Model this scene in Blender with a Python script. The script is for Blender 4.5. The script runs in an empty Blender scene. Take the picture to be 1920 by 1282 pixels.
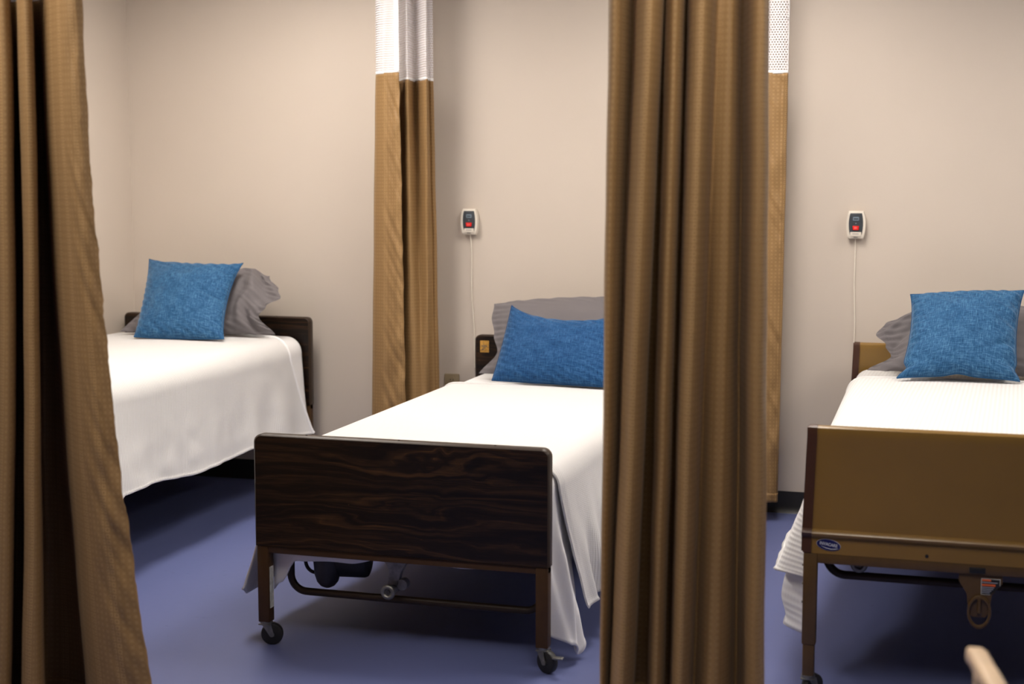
import bpy, bmesh, math, random
from mathutils import Vector, Matrix, noise
from math import sin, cos, pi, exp, sqrt, atan2, radians
random.seed(7)
SC = bpy.context.scene
COL = SC.collection

# ------------------------------------------------------------------ helpers
def sstep(a, b, x):
    t = min(1, max(0, (x - a) / (b - a))); return t * t * (3 - 2 * t)
def lerp(a, b, t): return a + (b - a) * t
def interp(pts, x):
    if x <= pts[0][0]: return pts[0][1]
    for (a, va), (b, vb) in zip(pts, pts[1:]):
        if x <= b:
            return va + (vb - va) * sstep(a, b, x)
    return pts[-1][1]
def ns(x, y, z=0.0): return noise.noise(Vector((x, y, z)))

class MB:
    """collects shapes in world coordinates, then links them as one mesh object"""
    def __init__(s): s.bm = bmesh.new(); s.uv = None
    def box(s, x0, x1, y0, y1, z0, z1, bev=0.0, seg=2):
        r = bmesh.ops.create_cube(s.bm, size=1)
        vs = r['verts']
        for v in vs:
            v.co = Vector(((x0 + x1) / 2 + v.co.x * (x1 - x0), (y0 + y1) / 2 + v.co.y * (y1 - y0), (z0 + z1) / 2 + v.co.z * (z1 - z0)))
        if bev > 0:
            es = list({e for v in vs for e in v.link_edges})
            bmesh.ops.bevel(s.bm, geom=es, offset=bev, segments=seg, affect='EDGES', profile=0.5)
        return s
    def cyl(s, p0, p1, r0, r1=None, seg=24, bev=0.0):
        p0, p1 = Vector(p0), Vector(p1); r1 = r0 if r1 is None else r1
        d = (p1 - p0).normalized()
        a = d.orthogonal().normalized(); b = d.cross(a)
        prof = [(0, 0), (0, r0), (1, r1), (1, 0)] if bev == 0 else None
        L = (p1 - p0).length
        if bev: pr = [(0, r0 - bev), (bev * .3, r0 - bev * .3), (bev, r0), (L - bev, r1), (L - bev * .3, r1 - bev * .3), (L, r1 - bev)]
        else: pr = [(0, r0), (L, r1)]
        rings = []
        for t, r in pr:
            rings.append([s.bm.verts.new(p0 + d * t + (a * cos(2 * pi * k / seg) + b * sin(2 * pi * k / seg)) * r) for k in range(seg)])
        for A, B in zip(rings, rings[1:]):
            for k in range(seg): s.bm.faces.new((A[k], A[(k + 1) % seg], B[(k + 1) % seg], B[k]))
        s.bm.faces.new(list(reversed(rings[0]))); s.bm.faces.new(rings[-1])
        return s
    def ring(s, c, axis, R, r, seg=32, ss=10, sx=1.0, sz=1.0):
        """torus round an axis letter, stretched by sx, sz"""
        rows = []
        for i in range(seg):
            a = 2 * pi * i / seg; row = []
            for j in range(ss):
                b = 2 * pi * j / ss
                rr = R + r * cos(b); h = r * sin(b)
                if axis == 'y': p = Vector((rr * cos(a) * sx, h, rr * sin(a) * sz))
                elif axis == 'x': p = Vector((h, rr * cos(a) * sx, rr * sin(a) * sz))
                else: p = Vector((rr * cos(a) * sx, rr * sin(a) * sz, h))
                row.append(s.bm.verts.new(Vector(c) + p))
            rows.append(row)
        for i in range(seg):
            for j in range(ss):
                s.bm.faces.new((rows[i][j], rows[(i + 1) % seg][j], rows[(i + 1) % seg][(j + 1) % ss], rows[i][(j + 1) % ss]))
        return s
    def tube(s, pts, r, seg=12, rz=None):
        pts = [Vector(p) for p in pts]; rings = []
        up = None
        for i, p in enumerate(pts):
            d = ((pts[min(i + 1, len(pts) - 1)] - pts[max(i - 1, 0)])).normalized()
            if up is None: up = d.orthogonal().normalized()
            up = (up - d * up.dot(d)).normalized(); b = d.cross(up)
            rr = r(i / (len(pts) - 1)) if callable(r) else r
            rings.append([s.bm.verts.new(p + (up * cos(2 * pi * k / seg) + b * sin(2 * pi * k / seg)) * rr) for k in range(seg)])
        for A, B in zip(rings, rings[1:]):
            for k in range(seg): s.bm.faces.new((A[k], A[(k + 1) % seg], B[(k + 1) % seg], B[k]))
        s.bm.faces.new(list(reversed(rings[0]))); s.bm.faces.new(rings[-1])
        return s
    def prism(s, poly, a, b, axis='y', bev=0.0):
        """extrude a 2-D outline between a and b along an axis"""
        def P(u, v, w):
            return Vector((u, w, v)) if axis == 'y' else (Vector((w, u, v)) if axis == 'x' else Vector((u, v, w)))
        A = [s.bm.verts.new(P(u, v, a)) for u, v in poly]; B = [s.bm.verts.new(P(u, v, b)) for u, v in poly]
        n = len(poly)
        fa = s.bm.faces.new(A); fb = s.bm.faces.new(list(reversed(B)))
        for k in range(n): s.bm.faces.new((A[(k + 1) % n], A[k], B[k], B[(k + 1) % n]))
        if bev > 0:
            es = list(fa.edges) + list(fb.edges)
            bmesh.ops.bevel(s.bm, geom=es, offset=bev, segments=3, affect='EDGES', profile=0.5)
        return s
    def grid(s, fn, nu, nv, uvfn=None):
        """fn(i/nu, j/nv) -> point; uvfn the same"""
        if uvfn and s.uv is None: s.uv = s.bm.loops.layers.uv.new('UVMap')
        V = [[s.bm.verts.new(fn(i / nu, j / nv)) for j in range(nv + 1)] for i in range(nu + 1)]
        U = [[uvfn(i / nu, j / nv) for j in range(nv + 1)] for i in range(nu + 1)] if uvfn else None
        for i in range(nu):
            for j in range(nv):
                idx = ((i, j), (i + 1, j), (i + 1, j + 1), (i, j + 1))
                f = s.bm.faces.new([V[a][b] for a, b in idx])
                if U:
                    for lp, (a, b) in zip(f.loops, idx): lp[s.uv].uv = U[a][b]
        return s
    def build(s, name, mat, parent=None, loc=None, angle=35, fixn=True, mats=None):
        if fixn: bmesh.ops.recalc_face_normals(s.bm, faces=s.bm.faces)
        me = bpy.data.meshes.new(name)
        o = bpy.data.objects.new(name, me); COL.objects.link(o)
        if parent is not None:
            o.parent = parent; off = wloc(parent)
        else:
            if loc is None:
                xs = [v.co for v in s.bm.verts]
                lo = [min(c[k] for c in xs) for k in range(3)]; hi = [max(c[k] for c in xs) for k in range(3)]
                loc = ((lo[0] + hi[0]) / 2, (lo[1] + hi[1]) / 2, lo[2])
            o.location = loc; off = Vector(loc)
        for v in s.bm.verts: v.co -= off
        s.bm.to_mesh(me); s.bm.free()
        for m in ([mat] + (mats or [])): me.materials.append(m)
        for p in me.polygons: p.use_smooth = True
        me.set_sharp_from_angle(angle=radians(angle))
        return o
def wloc(o):
    v = Vector((0, 0, 0))
    while o is not None: v += o.location; o = o.parent
    return v
def tag(o, label, cat, group=None):
    o['label'] = label; o['category'] = cat
    if group: o['group'] = group
    return o
def thing(name, label, cat, loc, group=None):
    o = bpy.data.objects.new(name, None); COL.objects.link(o)
    o.location = loc; o.empty_display_size = .1
    return tag(o, label, cat, group)
def struct(o): o['kind'] = 'structure'; return o
def solid(o, t, off=0.0):
    m = o.modifiers.new('thickness', 'SOLIDIFY'); m.thickness = t; m.offset = off; return o
def rrect(x0, x1, z0, z1, rt, rb=0.0, n=8):
    """rectangle outline with rounded top (rt) and bottom (rb) corners"""
    P = []
    def arc(cx, cz, r, a0):
        if r <= 0: P.append((cx, cz)); return
        for k in range(n + 1):
            a = a0 + pi / 2 * k / n; P.append((cx + r * cos(a), cz + r * sin(a)))
    arc(x1 - rt, z1 - rt, rt, 0); arc(x0 + rt, z1 - rt, rt, pi / 2)
    arc(x0 + rb, z0 + rb, rb, pi); arc(x1 - rb, z0 + rb, rb, 3 * pi / 2)
    return P

# ------------------------------------------------------------------ materials
class NT:
    def __init__(s, name):
        s.m = bpy.data.materials.new(name); s.m.use_nodes = True
        s.t = s.m.node_tree; s.b = s.t.nodes['Principled BSDF']; s.out = s.t.nodes['Material Output']
    def n(s, typ, **kw):
        nd = s.t.nodes.new(typ)
        for k, v in kw.items(): setattr(nd, k, v)
        return nd
    def l(s, a, b): s.t.links.new(a, b)
    def coord(s, kind='Object', scale=(1, 1, 1), rot=(0, 0, 0)):
        c = s.n('ShaderNodeTexCoord'); mp = s.n('ShaderNodeMapping')
        s.l(c.outputs[kind], mp.inputs[0]); mp.inputs['Scale'].default_value = scale; mp.inputs['Rotation'].default_value = rot
        return mp.outputs[0]
    def noise(s, vec, scale, detail=4, rough=.55, dist=0.0):
        nd = s.n('ShaderNodeTexNoise'); s.l(vec, nd.inputs['Vector'])
        nd.inputs['Scale'].default_value = scale; nd.inputs['Detail'].default_value = detail
        nd.inputs['Roughness'].default_value = rough; nd.inputs['Distortion'].default_value = dist
        return nd.outputs['Fac']
    def ramp(s, fac, stops):
        r = s.n('ShaderNodeValToRGB'); s.l(fac, r.inputs[0])
        e = r.color_ramp.elements
        while len(e) < len(stops): e.new(.5)
        for k, (p, c) in enumerate(stops): e[k].position = p; e[k].color = (*c, 1) if len(c) == 3 else c
        return r.outputs[0]
    def math(s, op, a, b=None, clamp=False):
        nd = s.n('ShaderNodeMath', operation=op); nd.use_clamp = clamp
        for k, v in enumerate((a, b)):
            if v is None: continue
            if isinstance(v, (int, float)): nd.inputs[k].default_value = v
            else: s.l(v, nd.inputs[k])
        return nd.outputs[0]
    def mix(s, fac, a, b):
        nd = s.n('ShaderNodeMix', data_type='RGBA')
        if isinstance(fac, (int, float)): nd.inputs[0].default_value = fac
        else: s.l(fac, nd.inputs[0])
        for k, v in ((6, a), (7, b)):
            if isinstance(v, tuple): nd.inputs[k].default_value = (*v, 1)
            else: s.l(v, nd.inputs[k])
        return nd.outputs[2]
    def bump(s, h, strength=.3, dist=.01):
        nd = s.n('ShaderNodeBump'); s.l(h, nd.inputs['Height'])
        nd.inputs['Strength'].default_value = strength; nd.inputs['Distance'].default_value = dist
        s.l(nd.outputs[0], s.b.inputs['Normal']); return nd
    def set(s, color=None, rough=None, metal=None, sheen=None, spec=None):
        b = s.b
        if color is not None:
            if isinstance(color, tuple): b.inputs['Base Color'].default_value = (*color, 1)
            else: s.l(color, b.inputs['Base Color'])
        if rough is not None:
            if isinstance(rough, (int, float)): b.inputs['Roughness'].default_value = rough
            else: s.l(rough, b.inputs['Roughness'])
        if metal is not None: b.inputs['Metallic'].default_value = metal
        if sheen is not None:
            b.inputs['Sheen Weight'].default_value = sheen; b.inputs['Sheen Roughness'].default_value = .4
        if spec is not None: b.inputs['Specular IOR Level'].default_value = spec
        return s

def m_plain(name, color, rough=.5, metal=0.0, var=.12, scale=30, spec=.5, bump=0.0):
    t = NT(name); v = t.coord()
    f = t.noise(v, scale)
    lo = tuple(c * (1 - var) for c in color); hi = tuple(min(1, c * (1 + var)) for c in color)
    t.set(t.ramp(f, [(.3, lo), (.7, hi)]), rough, metal, spec=spec)
    if bump: t.bump(f, bump, .004)
    return t.m
def m_wall():
    t = NT('painted_wall'); v = t.coord()
    f = t.noise(v, 1.2, 3); g = t.noise(v, 180, 2)
    t.set(t.ramp(f, [(.3, (.575, .502, .434)), (.7, (.60, .525, .455))]), .62, spec=.3)
    t.bump(g, .06, .002); return t.m
def m_floor():
    t = NT('blue_sheet_flooring'); v = t.coord()
    f = t.noise(v, 1.3, 4); g = t.noise(v, 40, 5)
    a = t.ramp(f, [(.3, (.098, .118, .265)), (.7, (.114, .134, .296))])
    c = t.mix(t.math('MULTIPLY', g, .3), a, (.13, .155, .33))
    h = t.noise(v, 14, 6, .7)
    sc = t.ramp(h, [(.30, (1, 1, 1)), (.36, (0, 0, 0))])
    c2 = t.mix(t.math('MULTIPLY', sc, .35), c, (.06, .07, .15))
    t.set(c2, t.math('ADD', .42, t.math('MULTIPLY', f, .15)), spec=.35)
    t.bump(g, .04, .002); return t.m
def m_wood():
    t = NT('dark_wood_laminate'); v = t.coord(scale=(.42, .42, 24))
    w = t.noise(t.coord(scale=(.9, .9, 3.2)), 2.2, 3, .5, .6)
    warp = t.n('ShaderNodeVectorMath', operation='ADD'); t.l(v, warp.inputs[0])
    cmb = t.n('ShaderNodeCombineXYZ'); t.l(t.math('MULTIPLY', w, 4.2), cmb.inputs[2]); t.l(cmb.outputs[0], warp.inputs[1])
    a = t.noise(warp.outputs[0], 2.0, 6, .62, .5)
    fine = t.noise(t.coord(scale=(3.5, 3.5, 120)), 3.0, 4, .6)
    s = t.math('ADD', t.math('MULTIPLY', a, .72), t.math('MULTIPLY', fine, .28))
    c = t.ramp(s, [(.40, (.0042, .0017, .0014)), (.49, (.009, .0042, .0022)), (.56, (.026, .0122, .005)), (.66, (.075, .034, .011))])
    chip = t.noise(t.coord(scale=(22, 22, 60)), 2.0, 3, .6)
    cm = t.ramp(chip, [(.745, (0, 0, 0)), (.775, (1, 1, 1))])
    t.set(t.mix(cm, c, (.22, .10, .025)), .42, spec=.28)
    t.bump(fine, .05, .001); return t.m
def m_curtain():
    t = NT('gold_brown_jacquard'); c = t.n('ShaderNodeTexCoord'); sp = t.n('ShaderNodeSeparateXYZ'); t.l(c.outputs['UV'], sp.inputs[0])
    p = .0165
    def cell(o, off=0.0):
        return t.math('ABSOLUTE', t.math('SUBTRACT', t.math('FRACT', t.math('ADD', t.math('MULTIPLY', o, 1 / p), off)), .5))
    a = cell(sp.outputs[0]); b = cell(sp.outputs[1])
    m = t.math('MAXIMUM', a, b)
    ring = t.math('MULTIPLY', t.math('GREATER_THAN', m, .20), t.math('LESS_THAN', m, .37))
    # the weave alternates bands of larger and smaller squares
    band = t.math('GREATER_THAN', t.math('SINE', t.math('MULTIPLY', sp.outputs[0], 2 * pi / .0825)), .55)
    small = t.math('LESS_THAN', m, .24)
    pat = t.math('ADD', t.math('MULTIPLY', ring, band), t.math('MULTIPLY', small, t.math('MULTIPLY', t.math('SUBTRACT', 1, band), .45)))
    mp = t.n('ShaderNodeMapping'); t.l(c.outputs['UV'], mp.inputs[0]); mp.inputs['Scale'].default_value = (900, 250, 1)
    f = t.noise(mp.outputs[0], 1.0, 3)
    base = t.mix(f, (.222, .128, .051), (.268, .157, .063))
    col = t.mix(t.math('MULTIPLY', pat, .6), base, (.42, .265, .12))
    t.set(col, t.math('SUBTRACT', .56, t.math('MULTIPLY', pat, .1)), sheen=.03, spec=.3)
    t.bump(pat, .25, .0008); return t.m
def m_netting():
    t = NT('white_netting'); c = t.n('ShaderNodeTexCoord'); sp = t.n('ShaderNodeSeparateXYZ'); t.l(c.outputs['UV'], sp.inputs[0])
    pu, pv = .0105, .0105
    row = t.math('FLOOR', t.math('MULTIPLY', sp.outputs[1], 1 / pv))
    sh = t.math('MULTIPLY', t.math('MODULO', row, 2.0), .5)
    a = t.math('SUBTRACT', t.math('FRACT', t.math('ADD', t.math('MULTIPLY', sp.outputs[0], 1 / pu), sh)), .5)
    b = t.math('SUBTRACT', t.math('FRACT', t.math('MULTIPLY', sp.outputs[1], 1 / pv)), .5)
    r = t.math('ADD', t.math('MULTIPLY', a, a), t.math('MULTIPLY', b, b))
    hole = t.math('LESS_THAN', r, .105)
    t.set((.74, .71, .73), .7)
    tr = t.n('ShaderNodeBsdfTransparent'); mx = t.n('ShaderNodeMixShader')
    t.l(hole, mx.inputs[0]); t.l(t.b.outputs[0], mx.inputs[1]); t.l(tr.outputs[0], mx.inputs[2]); t.l(mx.outputs[0], t.out.inputs[0])
    return t.m
def m_blanket(name, ang, period=.0105, strength=.55):
    t = NT(name); c = t.n('ShaderNodeTexCoord'); mp = t.n('ShaderNodeMapping'); t.l(c.outputs['UV'], mp.inputs[0])
    mp.inputs['Rotation'].default_value = (0, 0, radians(ang))
    sp = t.n('ShaderNodeSeparateXYZ'); t.l(mp.outputs[0], sp.inputs[0])
    rib = t.math('SINE', t.math('MULTIPLY', sp.outputs[0], 2 * pi / period))
    cross = t.math('SINE', t.math('MULTIPLY', sp.outputs[1], 2 * pi / (period * .55)))
    h = t.math('ADD', t.math('MULTIPLY', rib, .75), t.math('MULTIPLY', cross, .15))
    f = t.noise(c.outputs['UV'], 9, 4)
    col = t.mix(t.math('MULTIPLY', t.math('ADD', rib, 1.0), .5), (.645, .632, .625), (.725, .715, .71))
    t.set(col, .8, sheen=.1, spec=.2)
    hh = t.math('ADD', t.math('MULTIPLY', h, .0011), t.math('MULTIPLY', f, .004))
    t.bump(hh, strength, 1.0); return t.m
def m_sheet(name, col):
    t = NT(name); v = t.coord()
    f = t.noise(v, 7, 5, .6, .8); g = t.noise(v, 260, 2)
    t.set(t.mix(f, tuple(k * .95 for k in col), col), .72, sheen=.1, spec=.2)
    t.bump(t.math('ADD', t.math('MULTIPLY', f, .9), t.math('MULTIPLY', g, .08)), .3, .008); return t.m
def m_chenille(name, dark, mid, light):
    t = NT(name); c = t.n('ShaderNodeTexCoord')
    def st(sx, sy, sc):
        mp = t.n('ShaderNodeMapping'); t.l(c.outputs['UV'], mp.inputs[0]); mp.inputs['Scale'].default_value = (sx, sy, 1)
        return t.noise(mp.outputs[0], sc, 3, .65, .4)
    a = st(270, 28, 1.0); b = st(28, 270, 1.0); k = st(14, 14, 1.0); g = st(150, 150, 1)
    th = t.math('MAXIMUM', a, b)
    s = t.math('ADD', t.math('ADD', t.math('ADD', t.math('MULTIPLY', th, .52), t.math('MULTIPLY', t.math('MINIMUM', a, b), .24)), t.math('MULTIPLY', k, .12)), t.math('MULTIPLY', g, .12))
    t.set(t.ramp(s, [(.40, dark), (.50, mid), (.62, light)]), .75, sheen=.35, spec=.2)
    t.b.inputs['Sheen Tint'].default_value = (.55, .75, 1, 1)
    t.bump(th, .35, .003); return t.m

M = {
    'wall': m_wall(), 'floor': m_floor(), 'wood': m_wood(), 'curtain': m_curtain(), 'net': m_netting(),
    'ceiling': m_plain('ceiling_tile_white', (.52, .50, .47), .8, var=.04, bump=.2, scale=60),
    'base': m_plain('black_vinyl_base', (.012, .011, .011), .45),
    'trim': m_plain('dark_brown_edge_trim', (.036, .022, .014), .42, var=.1, spec=.3),
    'brown': m_plain('brown_painted_steel', (.055, .025, .007), .5, var=.1, spec=.3),
    'tanrail': m_plain('tan_brown_painted_steel', (.085, .045, .013), .42, var=.1),
    'tan': m_plain('tan_enamelled_panel', (.215, .120, .026), .30, var=.05, scale=6, spec=.5),
    'tantrim': m_plain('red_brown_end_cap', (.060, .022, .010), .4, var=.08),
    'chrome': m_plain('dull_zinc_plate', (.22, .215, .20), .4, .8, var=.2, scale=50),
    'zinc': m_plain('grey_cast_bracket', (.26, .26, .26), .5, .3, var=.25, scale=60),
    'rubber': m_plain('black_rubber', (.010, .010, .011), .5, var=.2),
    'motor': m_plain('dark_grey_plastic', (.034, .031, .034), .45, var=.2),
    'blkp': m_plain('black_plastic', (.006, .006, .007), .5, var=.2),
    'white_paper': m_plain('worn_white_label', (.55, .55, .50), .6, var=.35, scale=45),
    'gold': m_plain('yellow_gold_label', (.55, .29, .05), .45, var=.35, scale=120),
    'mattress': m_plain('pale_mattress_cover', (.60, .59, .58), .7, var=.04),
    'deck': m_plain('black_spring_deck', (.012, .012, .013), .5),
    'sheet': m_sheet('smooth_white_sheet', (.84, .83, .835)),
    'grey': m_sheet('grey_cotton_pillowcase', (.150, .136, .142)),
    'blue': m_chenille('blue_chenille', (.007, .043, .116), (.017, .084, .196), (.075, .190, .345)),
    'navyblue': m_chenille('deep_blue_chenille', (.003, .030, .100), (.007, .056, .165), (.036, .120, .265)),
    'blanketL': m_blanket('white_ribbed_weave', 100),
    'blanketM': m_blanket('white_ribbed_weave_fine', 106),
    'blanketR': m_blanket('white_ribbed_weave_level', 3, .015),
    'ivory': m_plain('ivory_plastic', (.70, .64, .56), .35, var=.03),
    'face': m_plain('slate_grey_faceplate', (.045, .052, .062), .35, var=.06),
    'blgrey': m_plain('blue_grey_button', (.16, .21, .26), .4, var=.06),
    'red': m_plain('red_call_button', (.80, .012, .010), .3, var=.06),
    'pink': m_plain('pale_red_print', (.85, .22, .2), .4),
    'inkd': m_plain('dark_grey_print', (.10, .10, .11), .5),
    'cord': m_plain('cream_cord', (.86, .80, .70), .5, var=.05),
    'outlet': m_plain('beige_outlet_plastic', (.34, .27, .17), .4, var=.05),
    'navy': m_plain('navy_badge', (.004, .006, .085), .3),
    'silver': m_plain('silver_badge_print', (.52, .54, .60), .35, .2),
    'orange': m_plain('orange_label_band', (.75, .13, .03), .45),
    'palewood': m_plain('pale_varnished_wood', (.55, .40, .26), .4, var=.12, scale=12),
    'padding': m_plain('olive_brown_vinyl', (.16, .12, .06), .5, var=.1),
    'alu': m_plain('white_aluminium', (.72, .72, .70), .35, .3, var=.05),
}
def m_lamp(strength):
    t = NT('lit_diffuser'); v = t.coord(); f = t.noise(v, 40)
    t.set((.9, .9, .88), .5)
    t.b.inputs['Emission Color'].default_value = (1.0, .925, .84, 1); t.b.inputs['Emission Strength'].default_value = strength
    return t.m
M['lamp'] = m_lamp(15); M['lampsoft'] = m_lamp(11)

# ------------------------------------------------------------------ the room
CEIL = 2.70
XL, XR, YF = -4.0, 5.0, -10.5
struct(MB().box(XL - .1, XR + .1, YF - .1, .1, -.08, 0).build('floor', M['floor']))
struct(MB().box(XL - .1, XR + .1, YF - .1, .1, CEIL, CEIL + .08).build('ceiling', M['ceiling']))
struct(MB().box(XL - .1, XR + .1, 0, .1, 0, CEIL).build('wall_back', M['wall']))
struct(MB().box(XL - .1, XL, YF, 0, 0, CEIL).build('wall_left', M['wall']))
struct(MB().box(XR, XR + .1, YF, 0, 0, CEIL).build('wall_right', M['wall']))
struct(MB().box(XL, XR, YF - .1, YF, 0, CEIL).build('wall_front', M['wall']))
def cove(a0, a1, axis, at, sgn):
    b = MB(); prof = [(0, .1), (-.004, .1), (-.0055, .085), (-.006, .03), (-.009, .012), (-.018, 0), (0, 0)]
    if axis == 'x': b.prism([(at + u, z) for u, z in prof], a0, a1, 'x')
    else: b.prism([(at - u, z) for u, z in prof], a0, a1, 'y')
    return b
struct(cove(XL, XR, 'x', 0, 1).build('baseboard_back', M['base']))
struct(cove(YF, -.02, 'y', XL, 1).build('baseboard_left', M['base']))

# ------------------------------------------------------------------ ceiling lights
def ceiling_light(x, y, label, lamp='lamp'):
    t = thing('ceiling_light', label, 'light', (x, y, CEIL), 'recessed ceiling lights')
    w, d = .30, .60
    f = MB()
    f.box(x - w - .03, x + w + .03, y - d - .03, y - d, CEIL - .025, CEIL - .001, .003)
    f.box(x - w - .03, x + w + .03, y + d, y + d + .03, CEIL - .025, CEIL - .001, .003)
    f.box(x - w - .03, x - w, y - d, y + d, CEIL - .025, CEIL - .001, .003)
    f.box(x + w, x + w + .03, y - d, y + d, CEIL - .025, CEIL - .001, .003)
    f.build('frame', M['alu'], t)
    MB().box(x - w, x + w, y - d, y + d, CEIL - .014, CEIL - .002).build('diffuser', M[lamp], t)
LIGHTS = [(-2.78, -1.4, 'bright white ceiling light over the gap between the left and middle beds'),
          (-.75, -1.4, 'bright white ceiling light over the gap between the middle and right beds'),
          (1.6, -1.4, 'white ceiling light on the far side of the tan bed'),
          (-2.5, -4.15, 'white ceiling light over the aisle in front of the left curtain'),
          (-.3, -4.15, 'white ceiling light over the aisle in front of the tan bed')]
for k, a in enumerate(LIGHTS): ceiling_light(*a, lamp='lamp' if k < 3 else 'lampsoft')

# ------------------------------------------------------------------ beds
def caster(parent, x, y, zt, yaw, brake=False):
    """small swivel wheel under a leg: fork, wheel, optional brake lever"""
    r = .036; ca, sa = cos(yaw), sin(yaw)
    ox, oy = x + .018 * ca, y + .018 * sa           # trailing axle
    ax = Vector((-sa, ca, 0)); c = Vector((ox, oy, r))
    fk = MB(); fk.cyl((x, y, zt - .006), (x, y, zt + .004), .02)
    for sgn in (-1, 1):
        p = c + ax * sgn * .0165
        d = Vector((ca, sa, 0))
        q = [p + d * .008 + Vector((0, 0, -.006)), p - d * .006 + Vector((0, 0, -.006)), p - d * .032 + Vector((0, 0, zt - r - .004)), p - d * .002 + Vector((0, 0, zt - r - .004))]
        A = [fk.bm.verts.new(v - ax * .0015) for v in q]; B = [fk.bm.verts.new(v + ax * .0015) for v in q]
        fk.bm.faces.new(A); fk.bm.faces.new(list(reversed(B)))
        for k in range(4): fk.bm.faces.new((A[k], A[(k + 1) % 4], B[(k + 1) % 4], B[k]))
        fk.cyl(p - ax * .003, p + ax * .003, .008, seg=12)
    fk.box(x - .02, x + .02, y - .02, y + .02, zt - .008, zt - .004, .001)
    o = fk.build('caster', M['chrome'], parent)
    w = MB(); w.cyl(c - ax * .0125, c + ax * .0125, r, seg=40, bev=.006)
    w.cyl(c - ax * .0135, c + ax * .0135, .014, seg=20)
    w.build('wheel', M['rubber'], o)
    if brake:
        b = MB(); p = c + Vector((.012, -.012, .012))
        b.tube([p, p + Vector((.02, -.008, .006)), p + Vector((.04, -.012, .010))], .0045, 8)
        b.box(p.x + .012, p.x + .045, p.y - .024, p.y - .002, p.z + .008, p.z + .013, .002)
        b.build('brake_lever', M['chrome'], o)
    return o

def bed_end_wood(t, name, x0, x1, y0, y1, z0, z1):
    """dark laminate board with a brown edge band, on a brown steel frame"""
    o = MB().prism(rrect(x0 + .005, x1 - .005, z0 + .001, z1 - .005, .022), y0, y1, 'y').build(name, M['wood'], t)
    e = MB()                                                     # edge band: outer shell without the faces
    P = rrect(x0, x1, z0, z1, .027); Q = rrect(x0 + .0055, x1 - .0055, z0, z1 - .0055, .0215)
    n = len(P)
    def loop(poly, y): return [e.bm.verts.new((u, y, v)) for u, v in poly]
    pa, pm0, pm1, pb = loop(Q, y0 - .0005), loop(P, y0 + .005), loop(P, y1 - .005), loop(Q, y1 + .0005)
    for A, B in ((pa, pm0), (pm0, pm1), (pm1, pb)):
        for k in range(n): e.bm.faces.new((A[k], A[(k + 1) % n], B[(k + 1) % n], B[k]))
    e.build('edge_band', M['trim'], o, angle=60)
    for u in (.18, .5, .82):
        MB().cyl((lerp(x0, x1, u), (y0 + y1) / 2, z1 - .001), (lerp(x0, x1, u), (y0 + y1) / 2, z1 + .0018), .0035, seg=10).build('screw', M['rubber'], o)
    return o

def rail_and_legs(t, x0, x1, y0, y1, zr0, zr1, zleg, mat, yaws, brakes, telescopic=False, sticker=None):
    MB().box(x0 + .004, x1 - .004, y0 + .003, y1 - .003, zr0, zr1, .003).build('rail', mat, t)
    for k, sx in enumerate((0, 1)):
        lx = x0 + .004 if sx == 0 else x1 - .044
        g = MB()
        if telescopic:
            g.box(lx, lx + .04, y0, y1, .165, zr1 - .002, .004)
            g.box(lx + .003, lx + .037, y0 + .003, y1 - .003, zleg, .2, .004)
        else:
            g.box(lx, lx + .04, y0, y1, zleg, zr1 - .002, .004)
        g.cyl((lx + .02, (y0 + y1) / 2, zleg - .004), (lx + .02, (y0 + y1) / 2, zleg + .004), .014)
        leg = g.build('leg', mat, t)
        if sx == 0 and sticker:
            MB().box(lx + .0395, lx + .0412, y0 + .008, y1 - .006, .125, .262).build('label', M['white_paper'], leg)['label'] = 'worn white paper label'
        if telescopic and sx == 0:
            for z in (.29, .345, .40): MB().cyl((lx - .003, y0 + .012, z), (lx + .002, y0 + .012, z), .004, seg=10).build('bolt', M['chrome'], leg)
        caster(t, lx + .02, (y0 + y1) / 2, zleg - .002, yaws[k], brakes[k])

def under_frame(t, x0, x1, zdeck, ztube, xv0, xv1, ytube=-2.30):
    d = MB()
    for x in (x0 + .07, x1 - .10): d.box(x, x + .03, -2.355, -.18, zdeck - .05, zdeck - .01, .003)
    for y in (-2.2, -1.7, -1.2, -.7, -.25): d.box(x0 + .1, x1 - .1, y - .015, y + .015, zdeck - .045, zdeck - .015)
    d.box(x0 + .07, x1 - .07, -2.355, -.18, zdeck - .012, zdeck - .002)
    d.build('deck', M['deck'], t)
    r = .055; pts = [(xv0, ytube, zdeck - .03), (xv0, ytube, ztube + r)]
    pts += [(xv0 + r - r * cos(a), ytube, ztube + r - r * sin(a)) for a in [pi / 2 * k / 8 for k in range(1, 9)]]
    pts += [(lerp(xv0 + r, xv1 - r, k / 12), ytube, ztube) for k in range(1, 13)]
    pts += [(xv1 - r + r * sin(a), ytube, ztube + r - r * cos(a)) for a in [pi / 2 * k / 8 for k in range(1, 9)]]
    pts += [(xv1, ytube, zdeck - .03)]
    MB().tube(pts, .0125, 14).build('cross_tube', M['trim'], t)

def roller(t, x, y, z, ztop):
    o = MB().prism([(x - .062, ztop), (x + .085, ztop), (x + .085, ztop - .012), (x + .03, z + .06), (x + .022, z + .015), (x - .015, z + .015), (x - .005, z + .06)], y + .02, y + .045, 'y', .002)
    o.cyl((x, y - .01, z), (x, y + .06, z), .016)
    o.cyl((x + .035, y + .02, z + .018), (x + .035, y + .05, z + .018), .018)
    b = o.build('roller_bracket', M['zinc'], t)
    w = MB(); w.ring((x, y - .012, z), 'y', .0175, .0075, 32, 10); w.cyl((x, y - .004, z), (x, y + .01, z), .016)
    w.build('roller', M['chrome'], b)
    MB().cyl((x, y - .014, z), (x, y, z), .007, seg=12).build('axle', M['motor'], b)

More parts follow.
